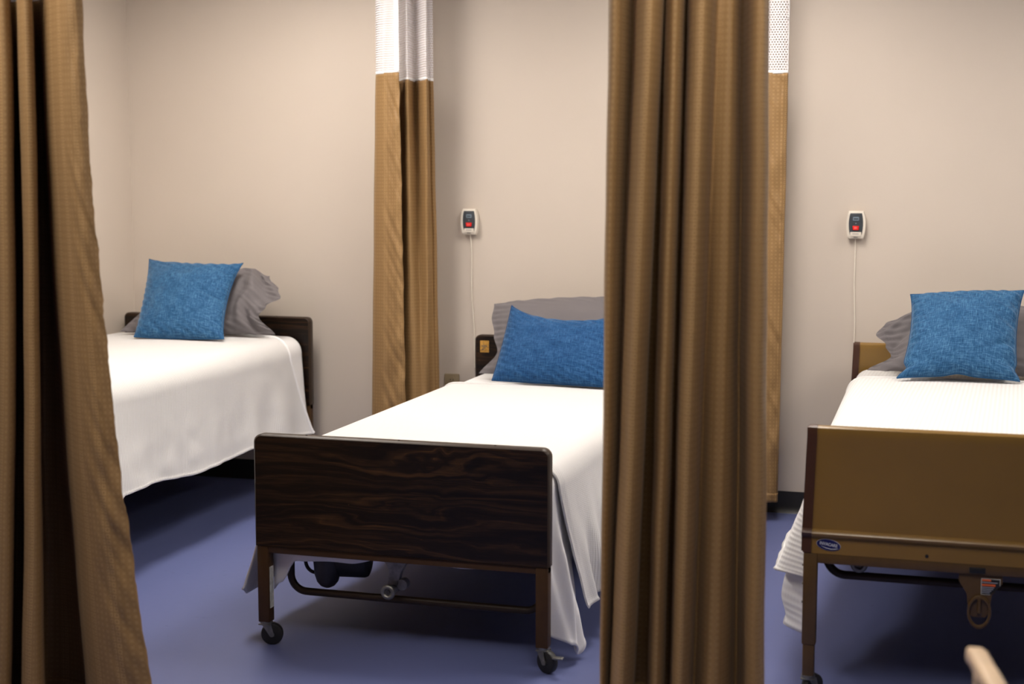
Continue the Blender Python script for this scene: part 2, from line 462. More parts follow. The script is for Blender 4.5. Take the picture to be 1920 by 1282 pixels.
# ---- middle bed: dark wood
mx0, mx1 = -2.087, -1.101
bedM = thing('hospital_bed', 'dark wood-grain hospital bed in the middle, footboard on brown legs with casters', 'bed', ((mx0 + mx1) / 2, -1.27, 0), 'hospital beds')
bed_end_wood(bedM, 'footboard', mx0, mx1, -2.440, -2.397, .334, .699)
rail_and_legs(bedM, mx0, mx1, -2.437, -2.397, .310, .338, .078, M['brown'], (.35, -.5), (False, True), sticker=True)
hb = bed_end_wood(bedM, 'headboard', mx0, mx1, -.142, -.10, .36, .795)
pl = MB().box(mx0 + .026, mx0 + .070, -.1436, -.1415, .712, .768, .001).build('label', M['gold'], hb); pl['label'] = 'yellow label with dark print'
q = MB()
for k in range(4): q.box(mx0 + .034 + .008 * (k % 2), mx0 + .046 + .008 * (k % 3), -.1444, -.1434, .724 + .008 * k, .728 + .008 * k)
q.build('print', M['inkd'], hb)
rail_and_legs(bedM, mx0, mx1, -.14, -.102, .335, .363, .078, M['brown'], (2.4, .4), (False, False))
under_frame(bedM, mx0, mx1, .405, .152, -2.028, -1.16)
roller(bedM, -1.660, -2.345, .190, .345)
# drive motor: grey rounded housing, black drum and cable loop
mo = MB()
prof = [(.050, .36), (.048, .30), (.046, .25), (.043, .215), (.036, .192), (.024, .177), (.010, .170), (.001, .169)]
rows = [[mo.bm.verts.new((-1.905 + r * cos(2 * pi * k / 28), -2.28 + r * sin(2 * pi * k / 28), z - .004)) for k in range(28)] for r, z in prof]
for A, B in zip(rows, rows[1:]):
    for k in range(28): mo.bm.faces.new((A[k], A[(k + 1) % 28], B[(k + 1) % 28], B[k]))
mo.bm.faces.new(rows[-1]); mo.bm.faces.new(rows[0])
mo = mo.build('motor', M['motor'], bedM, angle=50)
MB().cyl((-1.885, -2.25, .258), (-1.772, -2.235, .258), .060, seg=32, bev=.014).build('drum', M['blkp'], mo)
MB().tube([(-1.945 - .034 * sin(a), -2.29, .252 + .036 * cos(a)) for a in [pi * k / 14 for k in range(15)]], .006, 8).build('cable_loop', M['blkp'], mo)

# ---- left bed: dark wood, most of it under its blanket
lx0, lx1 = -3.975, -2.942
bedL = thing('hospital_bed', 'dark wood hospital bed in the left corner, its foot hidden by the left curtain', 'bed', ((lx0 + lx1) / 2, -1.27, 0), 'hospital beds')
bed_end_wood(bedL, 'headboard', lx0, lx1, -.145, -.10, .42, .855)
bed_end_wood(bedL, 'footboard', lx0, lx1, -2.44, -2.397, .40, .78)
rail_and_legs(bedL, lx0, lx1, -2.437, -2.397, .376, .404, .078, M['brown'], (.6, -.3), (False, False))
rail_and_legs(bedL, lx0, lx1, -.142, -.102, .396, .424, .078, M['brown'], (2.4, .4), (False, False))
under_frame(bedL, lx0, lx1, .50, .25, -3.90, -3.02)

# ---- right bed: tan enamelled steel
rx0, rx1 = -.348, .645
bedR = thing('hospital_bed', 'tan steel hospital bed at the right with an oval blue badge on its footboard', 'bed', ((rx0 + rx1) / 2, -1.27, 0), 'hospital beds')
def bed_end_tan(name, y0, y1, zt, zb, badge=False):
    yf = y0
    b = MB()
    zr = zb + .058                                                # centre of the raised bead
    prof = [(yf + .006, zt - .030), (yf + .003, zt - .016), (yf + .006, zt - .005), (yf + .014, zt), (y1 - .008, zt), (y1, zt - .008),
            (y1, zb), (yf + .006, zb), (yf + .006, zr - .013), (yf + .001, zr - .010), (yf - .005, zr - .003), (yf - .006, zr + .003), (yf - .002, zr + .009), (yf + .006, zr + .014)]
    b.prism(prof, rx0 + .026, rx1 - .026, 'x')
    o = b.build(name, M['tan'], bedR, angle=40)
    for s in (0, 1):
        xa, xb = (rx0, rx0 + .028) if s == 0 else (rx1 - .028, rx1)
        tp = .010 if s == 0 else -.010
        e = MB()
        e.prism([(u - .0012 if u > y0 + .02 else u - .003, v + .0015) for u, v in prof], xa, xb, 'x')
        for v in e.bm.verts:
            v.co.x += tp * sstep(zb, zt, v.co.z)
        bmesh.ops.bevel(e.bm, geom=[ed for ed in e.bm.edges if abs(ed.verts[0].co.x - ed.verts[1].co.x) < 1e-6 and abs(ed.verts[0].co.x - (xa if s == 0 else xb)) < .012], offset=.004, segments=2, affect='EDGES')
        e.build('end_cap', M['tantrim'], o, angle=40)['label'] = 'dark brown end cap'
    return o
ftR = bed_end_tan('footboard', -2.44, -2.400, .808, .438)
# oval badge with the lettering it carries in the photograph
bx, bz, by = -.2715, .4655, -2.4345
def oval(a, b_, rot, n=40):
    P = []
    for k in range(n):
        u, v = a * cos(2 * pi * k / n), b_ * sin(2 * pi * k / n)
        P.append((bx + u * cos(rot) - v * sin(rot), bz + u * sin(rot) + v * cos(rot)))
    return P
ROT = radians(-8)
bg = MB().prism(oval(.0345, .0165, ROT), by - .0012, by + .001, 'y').build('badge', M['silver'], ftR); bg['label'] = 'oval blue badge with silver lettering'
g = MB().prism(oval(.0332, .0153, ROT), by - .0022, by + .0005, 'y'); 
for f in g.bm.faces: f.material_index = 0
bgn = g.build('badge_field', M['navy'], ftR)
fc = bpy.data.curves.new('badge_text', 'FONT'); fc.body = 'INVACARE'; fc.size = .0125; fc.align_x = 'CENTER'; fc.align_y = 'CENTER'; fc.offset = .00045; fc.extrude = .0003
fo = bpy.data.objects.new('lettering_source', fc); COL.objects.link(fo)
bpy.context.view_layer.update()
tm = bpy.data.meshes.new_from_object(fo.evaluated_get(bpy.context.evaluated_depsgraph_get()))
bpy.data.objects.remove(fo)
wx = max(v.co.x for v in tm.vertices) - min(v.co.x for v in tm.vertices)
sc_ = .050 / wx
mt = Matrix.Translation((bx, by - .0026, bz + .0015)) @ Matrix.Rotation(-ROT, 4, 'Y') @ Matrix.Rotation(pi / 2, 4, 'X') @ Matrix.Diagonal((sc_, sc_ * 1.15, 1, 1))
lt = MB(); lt.bm.from_mesh(tm); lt.bm.transform(mt)
sw = [(-.020, -.0065), (-.006, -.0098), (.010, -.0106), (.024, -.0072), (.0285, -.0030)]
pts = []
for (a, b_), (c, d) in zip(sw, sw[1:]):
    for k in range(6):
        u, v = lerp(a, c, k / 6), lerp(b_, d, k / 6)
        pts.append((bx + u * cos(ROT) - v * sin(ROT), by - .0026, bz + u * sin(ROT) + v * cos(ROT)))
lt.tube(pts, lambda t: .0003 + .0008 * sin(pi * t), 6)
lt.build('lettering', M['silver'], ftR)
MB().cyl((0, -2.4355, .4525), (0, -2.43, .4525), .005, seg=14).build('bolt', M['rubber'], ftR)
rail_and_legs(bedR, rx0 + .002, rx1 - .002, -2.436, -2.400, .409, .440, .070, M['tanrail'], (.9, -.4), (False, False), telescopic=True)
hbR = bed_end_tan('headboard', -.142, -.102, .810, .44)
rail_and_legs(bedR, rx0 + .002, rx1 - .002, -.14, -.104, .411, .442, .070, M['tanrail'], (2.4, .4), (False, False), telescopic=True)
under_frame(bedR, rx0, rx1, .50, .345, -.285, .58)
roller(bedR, -.190, -2.31, .385, .47)
# crank latch hanging from the foot rail: plate, ring handle, warning label
yl = -2.425
MB().box(.115, .158, -2.4375, -2.43, .414, .430, .002).build('slot', M['blkp'], bedR)
la = MB().prism([(.088, .412), (.205, .412), (.205, .385), (.176, .352), (.172, .30), (.162, .285), (.126, .285), (.115, .30), (.112, .352), (.088, .385)], yl, yl + .012, 'y', .002).build('crank_bracket', M['tanrail'], bedR)
lr = MB().ring((.145, yl - .006, .302), 'y', .0285, .0042, 40, 10, 1.0, 1.5); lr.cyl((.145, yl - .006, .345), (.145, yl - .006, .30), .0055)
lr.build('crank_handle', M['tanrail'], la)
wl = [(.148, .3985), (.199, .3985), (.199, .380), (.173, .352), (.148, .352)]
wo = MB().prism(wl, yl - .0012, yl + .001, 'y').build('label', M['white_paper'], la); wo['label'] = 'orange and black warning label'
def inset(P, d):
    cx = sum(p[0] for p in P) / len(P); cz = sum(p[1] for p in P) / len(P)
    return [(u + d * (1 if u < cx else -1), v + d * (1 if v < cz else -1)) for u, v in P]
MB().prism(inset(wl, .0016), yl - .0018, yl, 'y').build('label_field', M['blkp'], la)
q = MB(); q.box(.150, .174, yl - .0026, yl - .0015, .3915, .3965); q.box(.150, .186, yl - .0026, yl - .0015, .3775, .3830)
q.build('label_band', M['orange'], la)
q = MB(); 
for k, (a, b_) in enumerate([(.150, .192), (.150, .183), (.150, .180), (.150, .176), (.150, .172)]):
    z = (.3875, .3735, .3685, .3635, .3585)[k]; q.box(a, b_, yl - .0026, yl - .0015, z - .0007, z + .0007)
q.build('label_print', M['silver'], la)

# ------------------------------------------------------------------ mattresses
def mattress(x0, x1, ztop, zb, label):
    o = MB().box(x0 + .06, x1 - .06, -2.36, -.20, zb, ztop - .016, .06, 4).build('mattress', M['mattress'])
    tag(o, label, 'mattress', 'bed mattresses')
mattress(mx0, mx1, .622, .407, 'white mattress on the middle dark wood bed, under its blanket')
mattress(lx0, lx1, .765, .502, 'white mattress on the left corner bed, under its blanket')
mattress(rx0, rx1, .702, .502, 'white mattress on the tan bed, under its blanket')

# ------------------------------------------------------------------ bedding
def drape(name, mat, x0, x1, ztop, yh, yf, hemL, hemR, flL, flR, amp, seed, rad=.06, slantH=(0, 0), slantF=(0, 0), hem_bead=.004, th=.006, ny=240, nside=46, ntop=30, flap=None, extra=None, crown=.006, press=0.0):
    """bedcover: a top, rounded shoulders and two falling sides with folds that deepen towards the hem"""
    prof = []                                  # (part, t)
    for k in range(nside): prof.append(('L', 1 - k / nside))
    for k in range(9): prof.append(('cl', k / 8))
    for k in range(1, ntop): prof.append(('t', k / ntop))
    for k in range(9): prof.append(('cr', k / 8))
    for k in range(1, nside + 1): prof.append(('R', k / nside))
    n = len(prof) - 1
    def fold(y, t, side):
        s = seed + side * 3.1
        f = sin(2 * pi * y / .47 + s + 1.3 * sin(y * 2.3 + s)) + .55 * sin(2 * pi * y / .23 + 2 * s + 1.1 * sin(y * 5 + s)) + .35 * sin(2 * pi * y / .12 + s * 1.7)
        return amp * (t ** 1.35) * f + .004 * t * ns(y * 9, t * 5, s)
    def pt(u, v):
        k = round(u * n); part, t = prof[k]
        y = lerp(yh, yf, v)
        wh = exp(-((yh - y) / .22) ** 2); wf = exp(-((y - yf) / .22) ** 2)
        pr = press * sstep(yf + .05, yf, y)
        if part in 'LR':
            s = -1 if part == 'L' else 1; xe = x0 if s < 0 else x1; i = 0 if s < 0 else 1
            hem = (hemL if s < 0 else hemR)(y)
            zt = ztop - rad; L = zt - hem
            fl = (flL if s < 0 else flR); fl = fl(y) if callable(fl) else fl
            x = xe + s * (fl * (t ** 1.2) + fold(y, t, i))
            if t > .97: x += s * hem_bead * sstep(.97, 1.0, t)
            z = zt - L * t
            yy = y + (wh * slantH[i] + wf * slantF[i]) * t
            if extra: x, yy, z = extra(part, t, y, x, yy, z)
            return Vector((x - s * pr, yy, z))
        if part in ('cl', 'cr'):
            a = pi / 2 * (t if part == 'cl' else 1 - t)
            if part == 'cl': return Vector((x0 + pr + rad * (1 - cos(a)), y, ztop - pr * .7 * sin(a) - rad + rad * sin(a)))
            return Vector((x1 - pr - rad * (1 - cos(a)), y, ztop - pr * .7 * sin(a) - rad + rad * sin(a)))
        x = lerp(x0 + rad, x1 - rad, t)
        return Vector((x, y, ztop - pr * .7 + crown * sin(pi * t) + .004 * sin(pi * t) * ns(x * 4, y * 4, 0)))
    # arclength for the weave
    arc = [0.0]
    for k in range(1, n + 1): arc.append(arc[-1] + (pt(k / n, .5) - pt((k - 1) / n, .5)).length)
    b = MB()
    b.grid(pt, n, ny, lambda u, v: (arc[round(u * n)], lerp(yh, yf, v)))
    if flap:
        b.grid(lambda u, v: Vector((lerp(x0 + .01, x1 - .01, u), yf + .008 + .006 * sin(u * 31 + seed) * v, lerp(ztop - .03, flap(lerp(x0, x1, u)), v))), 60, 20, lambda u, v: (u, v * .4))
    o = b.build(name, mat, angle=80, fixn=False)
    solid(o, th, 0.0)
    return o, pt, n
def edge_strip(parent, pt, n, v, u0, u1, r, mat, name='hem', nn=90):
    """the rolled head-end edge of a blanket"""
    P = [pt(round(lerp(u0, u1, k / nn) * n) / n, v) for k in range(nn + 1)]
    Q = [P[0]]
    for p in P[1:]:
        if (p - Q[-1]).length > .004: Q.append(p)
    c = sum((q for q in Q), Vector()) / len(Q)
    Q = [q + Vector((0, 0, .004)) for q in Q]
    return MB().tube(Q, r, 10).build(name, mat, parent, angle=80)

# middle bed
shM, _, _ = drape('bed_sheet', M['sheet'], mx0 + .024, mx1 - .016, .616, -.17, -2.388,
    lambda y: interp([(-2.39, .22), (-2.2, .34), (-.5, .36), (-.17, .34)], y),
    lambda y: interp([(-2.388, .11), (-2.33, .065), (-2.275, .018), (-2.235, .06), (-2.19, .12), (-2.1, .30), (-1.9, .40), (-.17, .36)], y),
    .0, lambda y: interp([(-2.388, .0), (-2.31, .062), (-2.26, .085), (-2.2, .045), (-2.12, .0)], y), .002, 1.4, rad=.055, slantF=(0, -.004),
    flap=lambda x: interp([(mx0, .15), (mx0 + .05, .20), (mx0 + .11, .278), (mx0 + .3, .283), (mx0 + .45, .31), (mx1 - .3, .296), (mx1, .31)], x),
    extra=lambda part, t, y, x, yy, z: (x + (.017 * (sin((y + 2.39) * 2 * pi / .105 + 2.6 * t + 1.6) + .5 * sin((y + 2.39) * 2 * pi / .05 - 3.5 * t)) * sstep(.05, .5, t) * exp(-((y + 2.335) / .075) ** 2) - .014 * exp(-((y + 2.24) / .09) ** 2) * sin(pi * min(1, t / .8)) if part == 'R' else 0), yy, z), ny=520)
tag(shM, 'smooth white sheet hanging to the floor beside the middle bed\'s right front leg', 'sheet', 'white bed sheets')
blM, ptM, nM = drape('blanket', M['blanketM'], mx0 + .006, mx1 + .006, .630, -.66, -2.32,
    lambda y: interp([(-2.32, .16), (-2.27, .135), (-2.2, .14), (-1.6, .24), (-.6, .30)], y),
    lambda y: interp([(-2.32, .14), (-2.12, .145), (-1.98, .165), (-1.9, .20), (-1.5, .24), (-.6, .30)], y),
    lambda y: interp([(-2.32, .085), (-2.2, .10), (-1.6, .06), (-.6, .03)], y), lambda y: interp([(-2.3, .06), (-1.7, .07), (-.6, .05)], y), .009, .4,
    rad=.075, slantH=(-.02, -.02), slantF=(-.05, .14), hem_bead=.005, press=.006,
    extra=lambda part, t, y, x, yy, z: (x + (.020 * sin((y + 2.2) * 2 * pi / .17 + .8) * sstep(.25, 1, t) * exp(-((y + 2.05) / .25) ** 2) if part == 'R' else 0), yy, z))
tag(blM, 'white ribbed blanket spread over the middle dark wood bed', 'blanket', 'white ribbed blankets')
edge_strip(blM, ptM, nM, 0.0, .10, .90, .006, M['blanketM'])

# left bed
shL, _, _ = drape('bed_sheet', M['sheet'], lx0 + .036, lx1 - .034, .758, -.17, -2.38,
    lambda y: .60, lambda y: interp([(-2.38, .48), (-.8, .46), (-.5, .33), (-.17, .29)], y), .0, lambda y: interp([(-.7, .0), (-.3, .03), (-.17, .03)], y), .002, 2.2, rad=.075)
tag(shL, 'smooth white sheet showing at the head corner of the left bed', 'sheet', 'white bed sheets')
blL, ptL, nL = drape('blanket', M['blanketL'], lx0 + .004, lx1 - .014, .770, -.34, -2.38,
    lambda y: .52, lambda y: interp([(-2.38, .30), (-2.15, .22), (-2.0, .255), (-1.885, .332), (-1.7, .333), (-1.3, .305), (-1.0, .308), (-.8, .322), (-.6, .318), (-.34, .290)], y),
    .0, lambda y: interp([(-2.3, .07), (-1.6, .035), (-1.0, .03), (-.34, .045)], y), .005, 3.3, rad=.10, slantH=(0, .13), hem_bead=.005,
    extra=lambda part, t, y, x, yy, z: (x + (.016 * sin((y + .3) * 2 * pi / .26 + 1.2 * t) * sstep(.15, 1, t) * sstep(-1.1, -.5, y) if part == 'R' else 0), yy, z))
tag(blL, 'white ribbed blanket hanging down the side of the left corner bed', 'blanket', 'white ribbed blankets')
edge_strip(blL, ptL, nL, 0.0, .45, 1.0, .0085, M['sheet'])

# right bed
shR, _, _ = drape('blanket', M['blanketR'], rx0 + .026, rx1 - .02, .695, -.17, -2.385,
    lambda y: interp([(-2.385, .14), (-2.2, .155), (-1.9, .2), (-1.2, .4)], y), lambda y: .4, lambda y: interp([(-2.385, .125), (-2.1, .115), (-1.9, .07), (-1.2, .0)], y), .0, .002, 5.0, rad=.06,
    flap=lambda x: .42, extra=lambda part, t, y, x, yy, z: (lerp(x + .030 * sstep(.80, 1.0, t) - .012 * sin(pi * sstep(.45, .95, t)), rx0 + .028, sstep(-2.21, -2.32, y)) if part == 'L' else x, yy, z))
tag(shR, 'white ribbed lower blanket layer hanging behind the tan bed\'s left front leg', 'blanket', 'white ribbed blankets')
blR, ptR, nR = drape('blanket', M['blanketR'], rx0 + .012, rx1 - .008, .708, -.56, -2.36,
    lambda y: interp([(-2.36, .34), (-2.0, .33), (-1.2, .36), (-.56, .42)], y), lambda y: .35,
    lambda y: interp([(-2.36, .100), (-2.0, .105), (-1.0, .05), (-.56, .03)], y), .04, .0035, 1.1, rad=.07, hem_bead=.008,
    extra=lambda part, t, y, x, yy, z: (lerp(x, rx0 + .012, sstep(-2.26, -2.36, y)) if part == 'L' else x, yy, z))
tag(blR, 'white ribbed blanket spread over the tan bed', 'blanket', 'white ribbed blankets')
edge_strip(blR, ptR, nR, 0.0, .05, .9, .006, M['blanketR'])

# ------------------------------------------------------------------ pillows and cushions
def pillow(name, mat, BL, BR, TR, TL, tf, tb, conc, label, cat, group, seed, edge=None, wr=.006, pinch=1.0, n=70, flat=(0, 0), power=.5, fold=None, piping=True):
    """soft cushion between four corner points; tf/tb = bulge to the front and back"""
    BL, BR, TR, TL = map(Vector, (BL, BR, TR, TL))
    nrm = (BR - BL + TR - TL).cross(TL - BL + TR - BR).normalized()     # towards the camera and up
    if nrm.y > 0: nrm = -nrm
    W = ((BR - BL).length + (TR - TL).length) / 2; Hh = ((TL - BL).length + (TR - BR).length) / 2
    def base(u, v):
        # pulled-in edges between the corners: left, right, bottom, top
        cl, cr, cb, ct = conc
        kv = 1 - (2 * v - 1) ** 2; ku = 1 - (2 * u - 1) ** 2
        kv = kv ** .8; ku = ku ** .8
        uu = u + cl * kv * (1 - u) ** 1.3 - cr * kv * u ** 1.3
        vv = v + cb * ku * (1 - v) ** 1.3 - ct * ku * v ** 1.3
        p = BL.lerp(BR, uu).lerp(TL.lerp(TR, uu), vv)
        if edge: p = p + Vector(edge(u, v))
        return p
    def surf(side):
        def f(u, v):
            p = base(u, v)
            fu = sstep(0, max(flat[0], 1e-6), u) if flat[0] else 1
            fr = sstep(0, max(flat[1], 1e-6), 1 - u) if flat[1] else 1
            k = max(0, (1 - (2 * u - 1) ** 2) * (1 - (2 * v - 1) ** 2)) ** power * fu * fr
            e = min(u, 1 - u, v, 1 - v)
            w = wr * (ns(u * 5 + seed, v * 5, side) + .6 * ns(u * 11 + seed, v * 9, side + 3)) * sstep(0, .12, e)
            # puckers running in from the seams
            w += wr * .8 * exp(-e / .10) * sstep(0, .02, e) * sin((u + v * 1.7) * 46 + 3 * ns(u * 4, v * 4, seed))
            if fold: w += fold(u, v) * sstep(0, .05, e)
            d = (tf if side > 0 else -tb) * k + .0035 * side * sstep(0, .08, e) + w
            return p + nrm * d
        return f
    b = MB()
    uvf = lambda u, v: (u * W, v * Hh)
    b.grid(surf(1), n, n, uvf); b.grid(surf(-1), n, n, uvf)
    bmesh.ops.remove_doubles(b.bm, verts=b.bm.verts, dist=.0004)
    o = b.build(name, mat, angle=80)
    tag(o, label, cat, group)
    if piping:
        P = [base(k / 40, 0) for k in range(40)] + [base(1, k / 40) for k in range(40)] + [base(1 - k / 40, 1) for k in range(40)] + [base(0, 1 - k / 40) for k in range(41)]
        MB().tube(P, .0028, 8).build('seam', mat, o, angle=80)
    return o
CG = 'blue throw cushions'; PG = 'grey bed pillows'
# left bed
pillow('pillow', M['grey'], (-3.80, -.47, .792), (-3.00, -.40, .792), (-3.10, -.185, 1.098), (-3.56, -.185, 1.095), .075, .045, (.0, .0, .0, .03),
       'grey pillow with a drooping case corner, propped on the left bed\'s headboard', 'pillow', PG, 2.0, wr=.008, flat=(.12, .22), piping=False,
       edge=lambda u, v: (sstep(.72, 1, u) * interp([(0, 0), (.28, -.05), (.45, .0), (.58, .075), (.75, .05), (1, -.03)], v), -sstep(.7, 1, u) * .10 * sin(pi * v), -sstep(.75, 1, u) * .04 * sstep(.5, 1, v)),
       fold=lambda u, v: .020 * exp(-((u - .80 - .10 * (v - .5)) / .035) ** 2) * sin(pi * v) - .014 * exp(-((u - .88) / .03) ** 2) + .010 * sin(u * 40 + v * 9) * sstep(.6, .9, u))
pillow('throw_cushion', M['blue'], (-3.612, -.645, .790), (-3.158, -.615, .790), (-3.212, -.305, 1.125), (-3.724, -.305, 1.138), .085, .03, (.03, .07, -.01, .055),
       'light blue square cushion leaning against the pillow on the left bed', 'cushion', CG, 5.0,
       fold=lambda u, v: -.012 * exp(-((v - .50 + .25 * (u - .8)) / .03) ** 2) * sstep(.6, .9, u))
# middle bed
pillow('pillow', M['grey'], (-1.975, -.43, .650), (-1.19, -.43, .650), (-1.22, -.19, .985), (-1.965, -.19, .950), .075, .045, (.03, .03, .0, -.045),
       'grey pillow propped behind the deep blue lumbar cushion on the middle bed', 'pillow', PG, 4.0, wr=.006, flat=(.10, .1), piping=False,
       edge=lambda u, v: (sstep(.25, 0, u) * interp([(0, .0), (.3, .045), (.55, .01), (.8, -.012), (1, .0)], v), -sstep(.25, 0, u) * .04 * v, 0),
       fold=lambda u, v: -.016 * exp(-((u - .09) / .03) ** 2) * sin(pi * v) + .008 * exp(-((u - .15) / .03) ** 2))
pillow('throw_cushion', M['navyblue'], (-1.842, -.655, .652), (-1.275, -.71, .650), (-1.300, -.45, .940), (-1.822, -.42, .962), .075, .03, (.01, .03, .0, .17),
       'deep blue rectangular lumbar cushion with a sagging top edge on the middle bed', 'cushion', CG, 8.0)
# right bed
pillow('pillow', M['grey'], (-.262, -.46, .730), (.56, -.45, .730), (.54, -.19, .985), (-.175, -.19, .975), .075, .045, (.0, .0, .0, .0),
       'grey pillow with crumpled case ends, propped on the tan headboard', 'pillow', PG, 6.0, wr=.009, flat=(.16, .1), piping=False,
       edge=lambda u, v: (sstep(.25, 0, u) * interp([(0, .0), (.25, .07), (.45, .03), (.65, -.03), (.85, -.01), (1, .07)], v), -sstep(.25, 0, u) * .06 * v, -sstep(.2, 0, u) * .03 * v),
       fold=lambda u, v: .018 * exp(-((v - .55 - 1.6 * u) / .06) ** 2) * sstep(.4, .05, u) - .015 * exp(-((v - .35 - 1.2 * u) / .05) ** 2) * sstep(.4, .05, u))
pillow('throw_cushion', M['blue'], (-.137, -.668, .728), (.330, -.632, .728), (.350, -.35, 1.068), (-.099, -.35, 1.042), .085, .03, (.055, .05, .035, .005),
       'blue square cushion with an arched lower edge on the tan bed', 'cushion', CG, 11.0,
       edge=lambda u, v: (.020 * exp(-((v - .11) / .05) ** 2) * (sstep(.35, 0, u) - sstep(.65, 1, u) * .6), 0, .012 * exp(-((u - .5) / .10) ** 2) * sstep(.3, 0, v)),
       fold=lambda u, v: -.010 * exp(-((v - .30 - .35 * (u - .85)) / .03) ** 2) * sstep(.65, .95, u) + .010 * sin(v * 30) * sstep(.85, 1, u) - .010 * exp(-((v - .36) / .04) ** 2) * sstep(.25, 0, u))

# ------------------------------------------------------------------ cubicle curtains
def catmull(P, s):
    n = len(P) - 1; x = min(max(s, 0), 1) * n; i = min(int(x), n - 1); t = x - i
    p0, p1, p2, p3 = P[max(i - 1, 0)], P[i], P[i + 1], P[min(i + 2, n)]
    def c(k):
        return .5 * (2 * p1[k] + (p2[k] - p0[k]) * t + (2 * p0[k] - 5 * p1[k] + 4 * p2[k] - p3[k]) * t * t + (3 * p1[k] - p0[k] - 3 * p2[k] + p3[k]) * t ** 3)
    return c(0), c(1)
def curtain(label, top, bot, y, ztop, zhem, power, free, seed, nu=320, nv=150, net_top=2.63, ztopfn=None, group='cubicle curtains', taper=1.0, hem_w=.045, wrk=.006):
    """pleated curtain hung from plan outlines at the top and the hem; free = 0/1, the end with the sewn edge"""
    t = thing('privacy_curtain', label, 'curtain', (sum(p[0] for p in bot) / len(bot), y, zhem), group)
    # even spacing along the cloth
    def table(P):
        L = [0.0]; N = 1600; q = catmull(P, 0)
        for k in range(1, N + 1):
            r = catmull(P, k / N); L.append(L[-1] + sqrt((r[0] - q[0]) ** 2 + (r[1] - q[1]) ** 2)); q = r
        return L
    Lt, Lb = table(top), table(bot); N = 1600
    tot = max(Lt[-1], Lb[-1])
    avg = [(a / Lt[-1] + b / Lb[-1]) / 2 for a, b in zip(Lt, Lb)]
    import bisect
    us = []
    for i in range(nu + 1):
        k = min(max(bisect.bisect_left(avg, i / nu), 1), N)
        a, b = avg[k - 1], avg[k]; f = 0 if b == a else (i / nu - a) / (b - a)
        us.append((k - 1 + f) / N)
    pt_ = [catmull(top, s) for s in us]; pb_ = [catmull(bot, s) for s in us]
    zt = ztopfn if ztopfn else (lambda u: ztop)
    def P(u, v):
        i = round(u * nu); a, b = pt_[i], pb_[i]
        w = v ** power
        x, yy = lerp(a[0], b[0], w), lerp(a[1], b[1], w)
        d = (u if free == 0 else 1 - u) * tot                     # metres from the sewn edge
        z = lerp(zt(u), zhem, v)
        if v > 0 and d < .16:
            k = sstep(.16, .03, d)
            yy += wrk * k * (ns(z * 8 + d * 12, seed, 1) * .8 + ns(z * 17 - d * 30, seed, 2) * .9)
            if d < hem_w: yy += .0035 * ns(z * 75 + d * 60, seed, 5) - .003 * sstep(hem_w, hem_w - .006, d)
        yy += .004 * ns(u * 7, z * 3.0, seed) 
        x += .003 * ns(u * 5 + 9, z * 3.5, seed)
        return Vector((x, y + yy, z))
    cloth = MB().grid(P, nu, nv, lambda u, v: (u * tot, lerp(ztop, zhem, v))).build('drape', M['curtain'], t, angle=80, fixn=False)
    solid(cloth, .0022)
    # lower hem, a doubled band
    hm = MB().grid(lambda u, v: P(u, 1 - .022 * (1 - v)) + Vector((0, -.0016, 0)), nu, 4, lambda u, v: (u * tot, v * .04)).build('hem', M['curtain'], t, angle=80, fixn=False)
    solid(hm, .004)
    # netting up to the track, with a white tape where it meets the cloth
    def Pn(u, v):
        i = round(u * nu); a = pt_[i]; b = pb_[i]
        z = lerp(net_top, zt(u) - .004, v)
        k = (z - ztop) / 1.9
        return Vector((a[0] - (b[0] - a[0]) * k * .3 + (.5 - u) * 0 , y + a[1], z))
    net = MB().grid(Pn, nu, 40, lambda u, v: (u * tot, lerp(net_top, ztop, v))).build('netting', M['net'], t, angle=80, fixn=False)
    tp = MB().grid(lambda u, v: Pn(u, 1 - .022 * (1 - v)), nu, 2, lambda u, v: (u * tot, v)).build('tape', M['sheet'], t, angle=80, fixn=False)
    solid(tp, .0024)
    sel = MB()
    u0, u1 = (0, .045) if free == 0 else (.955, 1)
    sel.grid(lambda u, v: Pn(round(lerp(u0, u1, u) * nu) / nu, v) , 6, 30, lambda u, v: (u, v))
    solid(sel.build('selvedge', M['sheet'], t, angle=80, fixn=False), .0024)
    return t
def px_plan(pts, a, b, lean=0.0):
    """plan points from (position across, depth offset): a + b * position metres; lean slants the pleats to one side"""
    return [(a + b * p + q * lean, q) for p, q in pts]
# front curtain between the middle and right beds
D_top = [(1150, .10), (1141, .04), (1147, -.02), (1160, -.03), (1178, .04), (1187, .09), (1194, .02), (1206, -.05), (1224, -.08), (1240, -.04), (1246, .03), (1240, .20), (1252, .18), (1250, .03), (1258, -.03), (1269, -.05), (1280, -.02), (1285, .04), (1278, .20), (1292, .18), (1291, .03), (1300, -.05), (1317, -.08), (1334, -.04), (1344, .02), (1356, .03), (1372, .03), (1384, .07), (1393, .13), (1401, .05), (1409, -.03), (1422, -.05), (1433, -.02), (1437, .04), (1425, .10)]
D_bot = [(1132, .10), (1122, .04), (1126, -.01), (1131, .0), (1135, .03), (1139, .06), (1143, .0), (1152, -.05), (1165, -.08), (1180, -.04), (1187, .03), (1178, .26), (1217, .25), (1214, .03), (1219, -.03), (1229, -.05), (1239, -.02), (1244, .04), (1236, .26), (1262, .24), (1259, .03), (1264, -.04), (1276, -.07), (1292, -.03), (1302, .05), (1318, -.03), (1342, -.05), (1366, .01), (1383, .11), (1393, .04), (1402, -.02), (1416, -.05), (1429, -.02), (1434, .04), (1422, .10)]
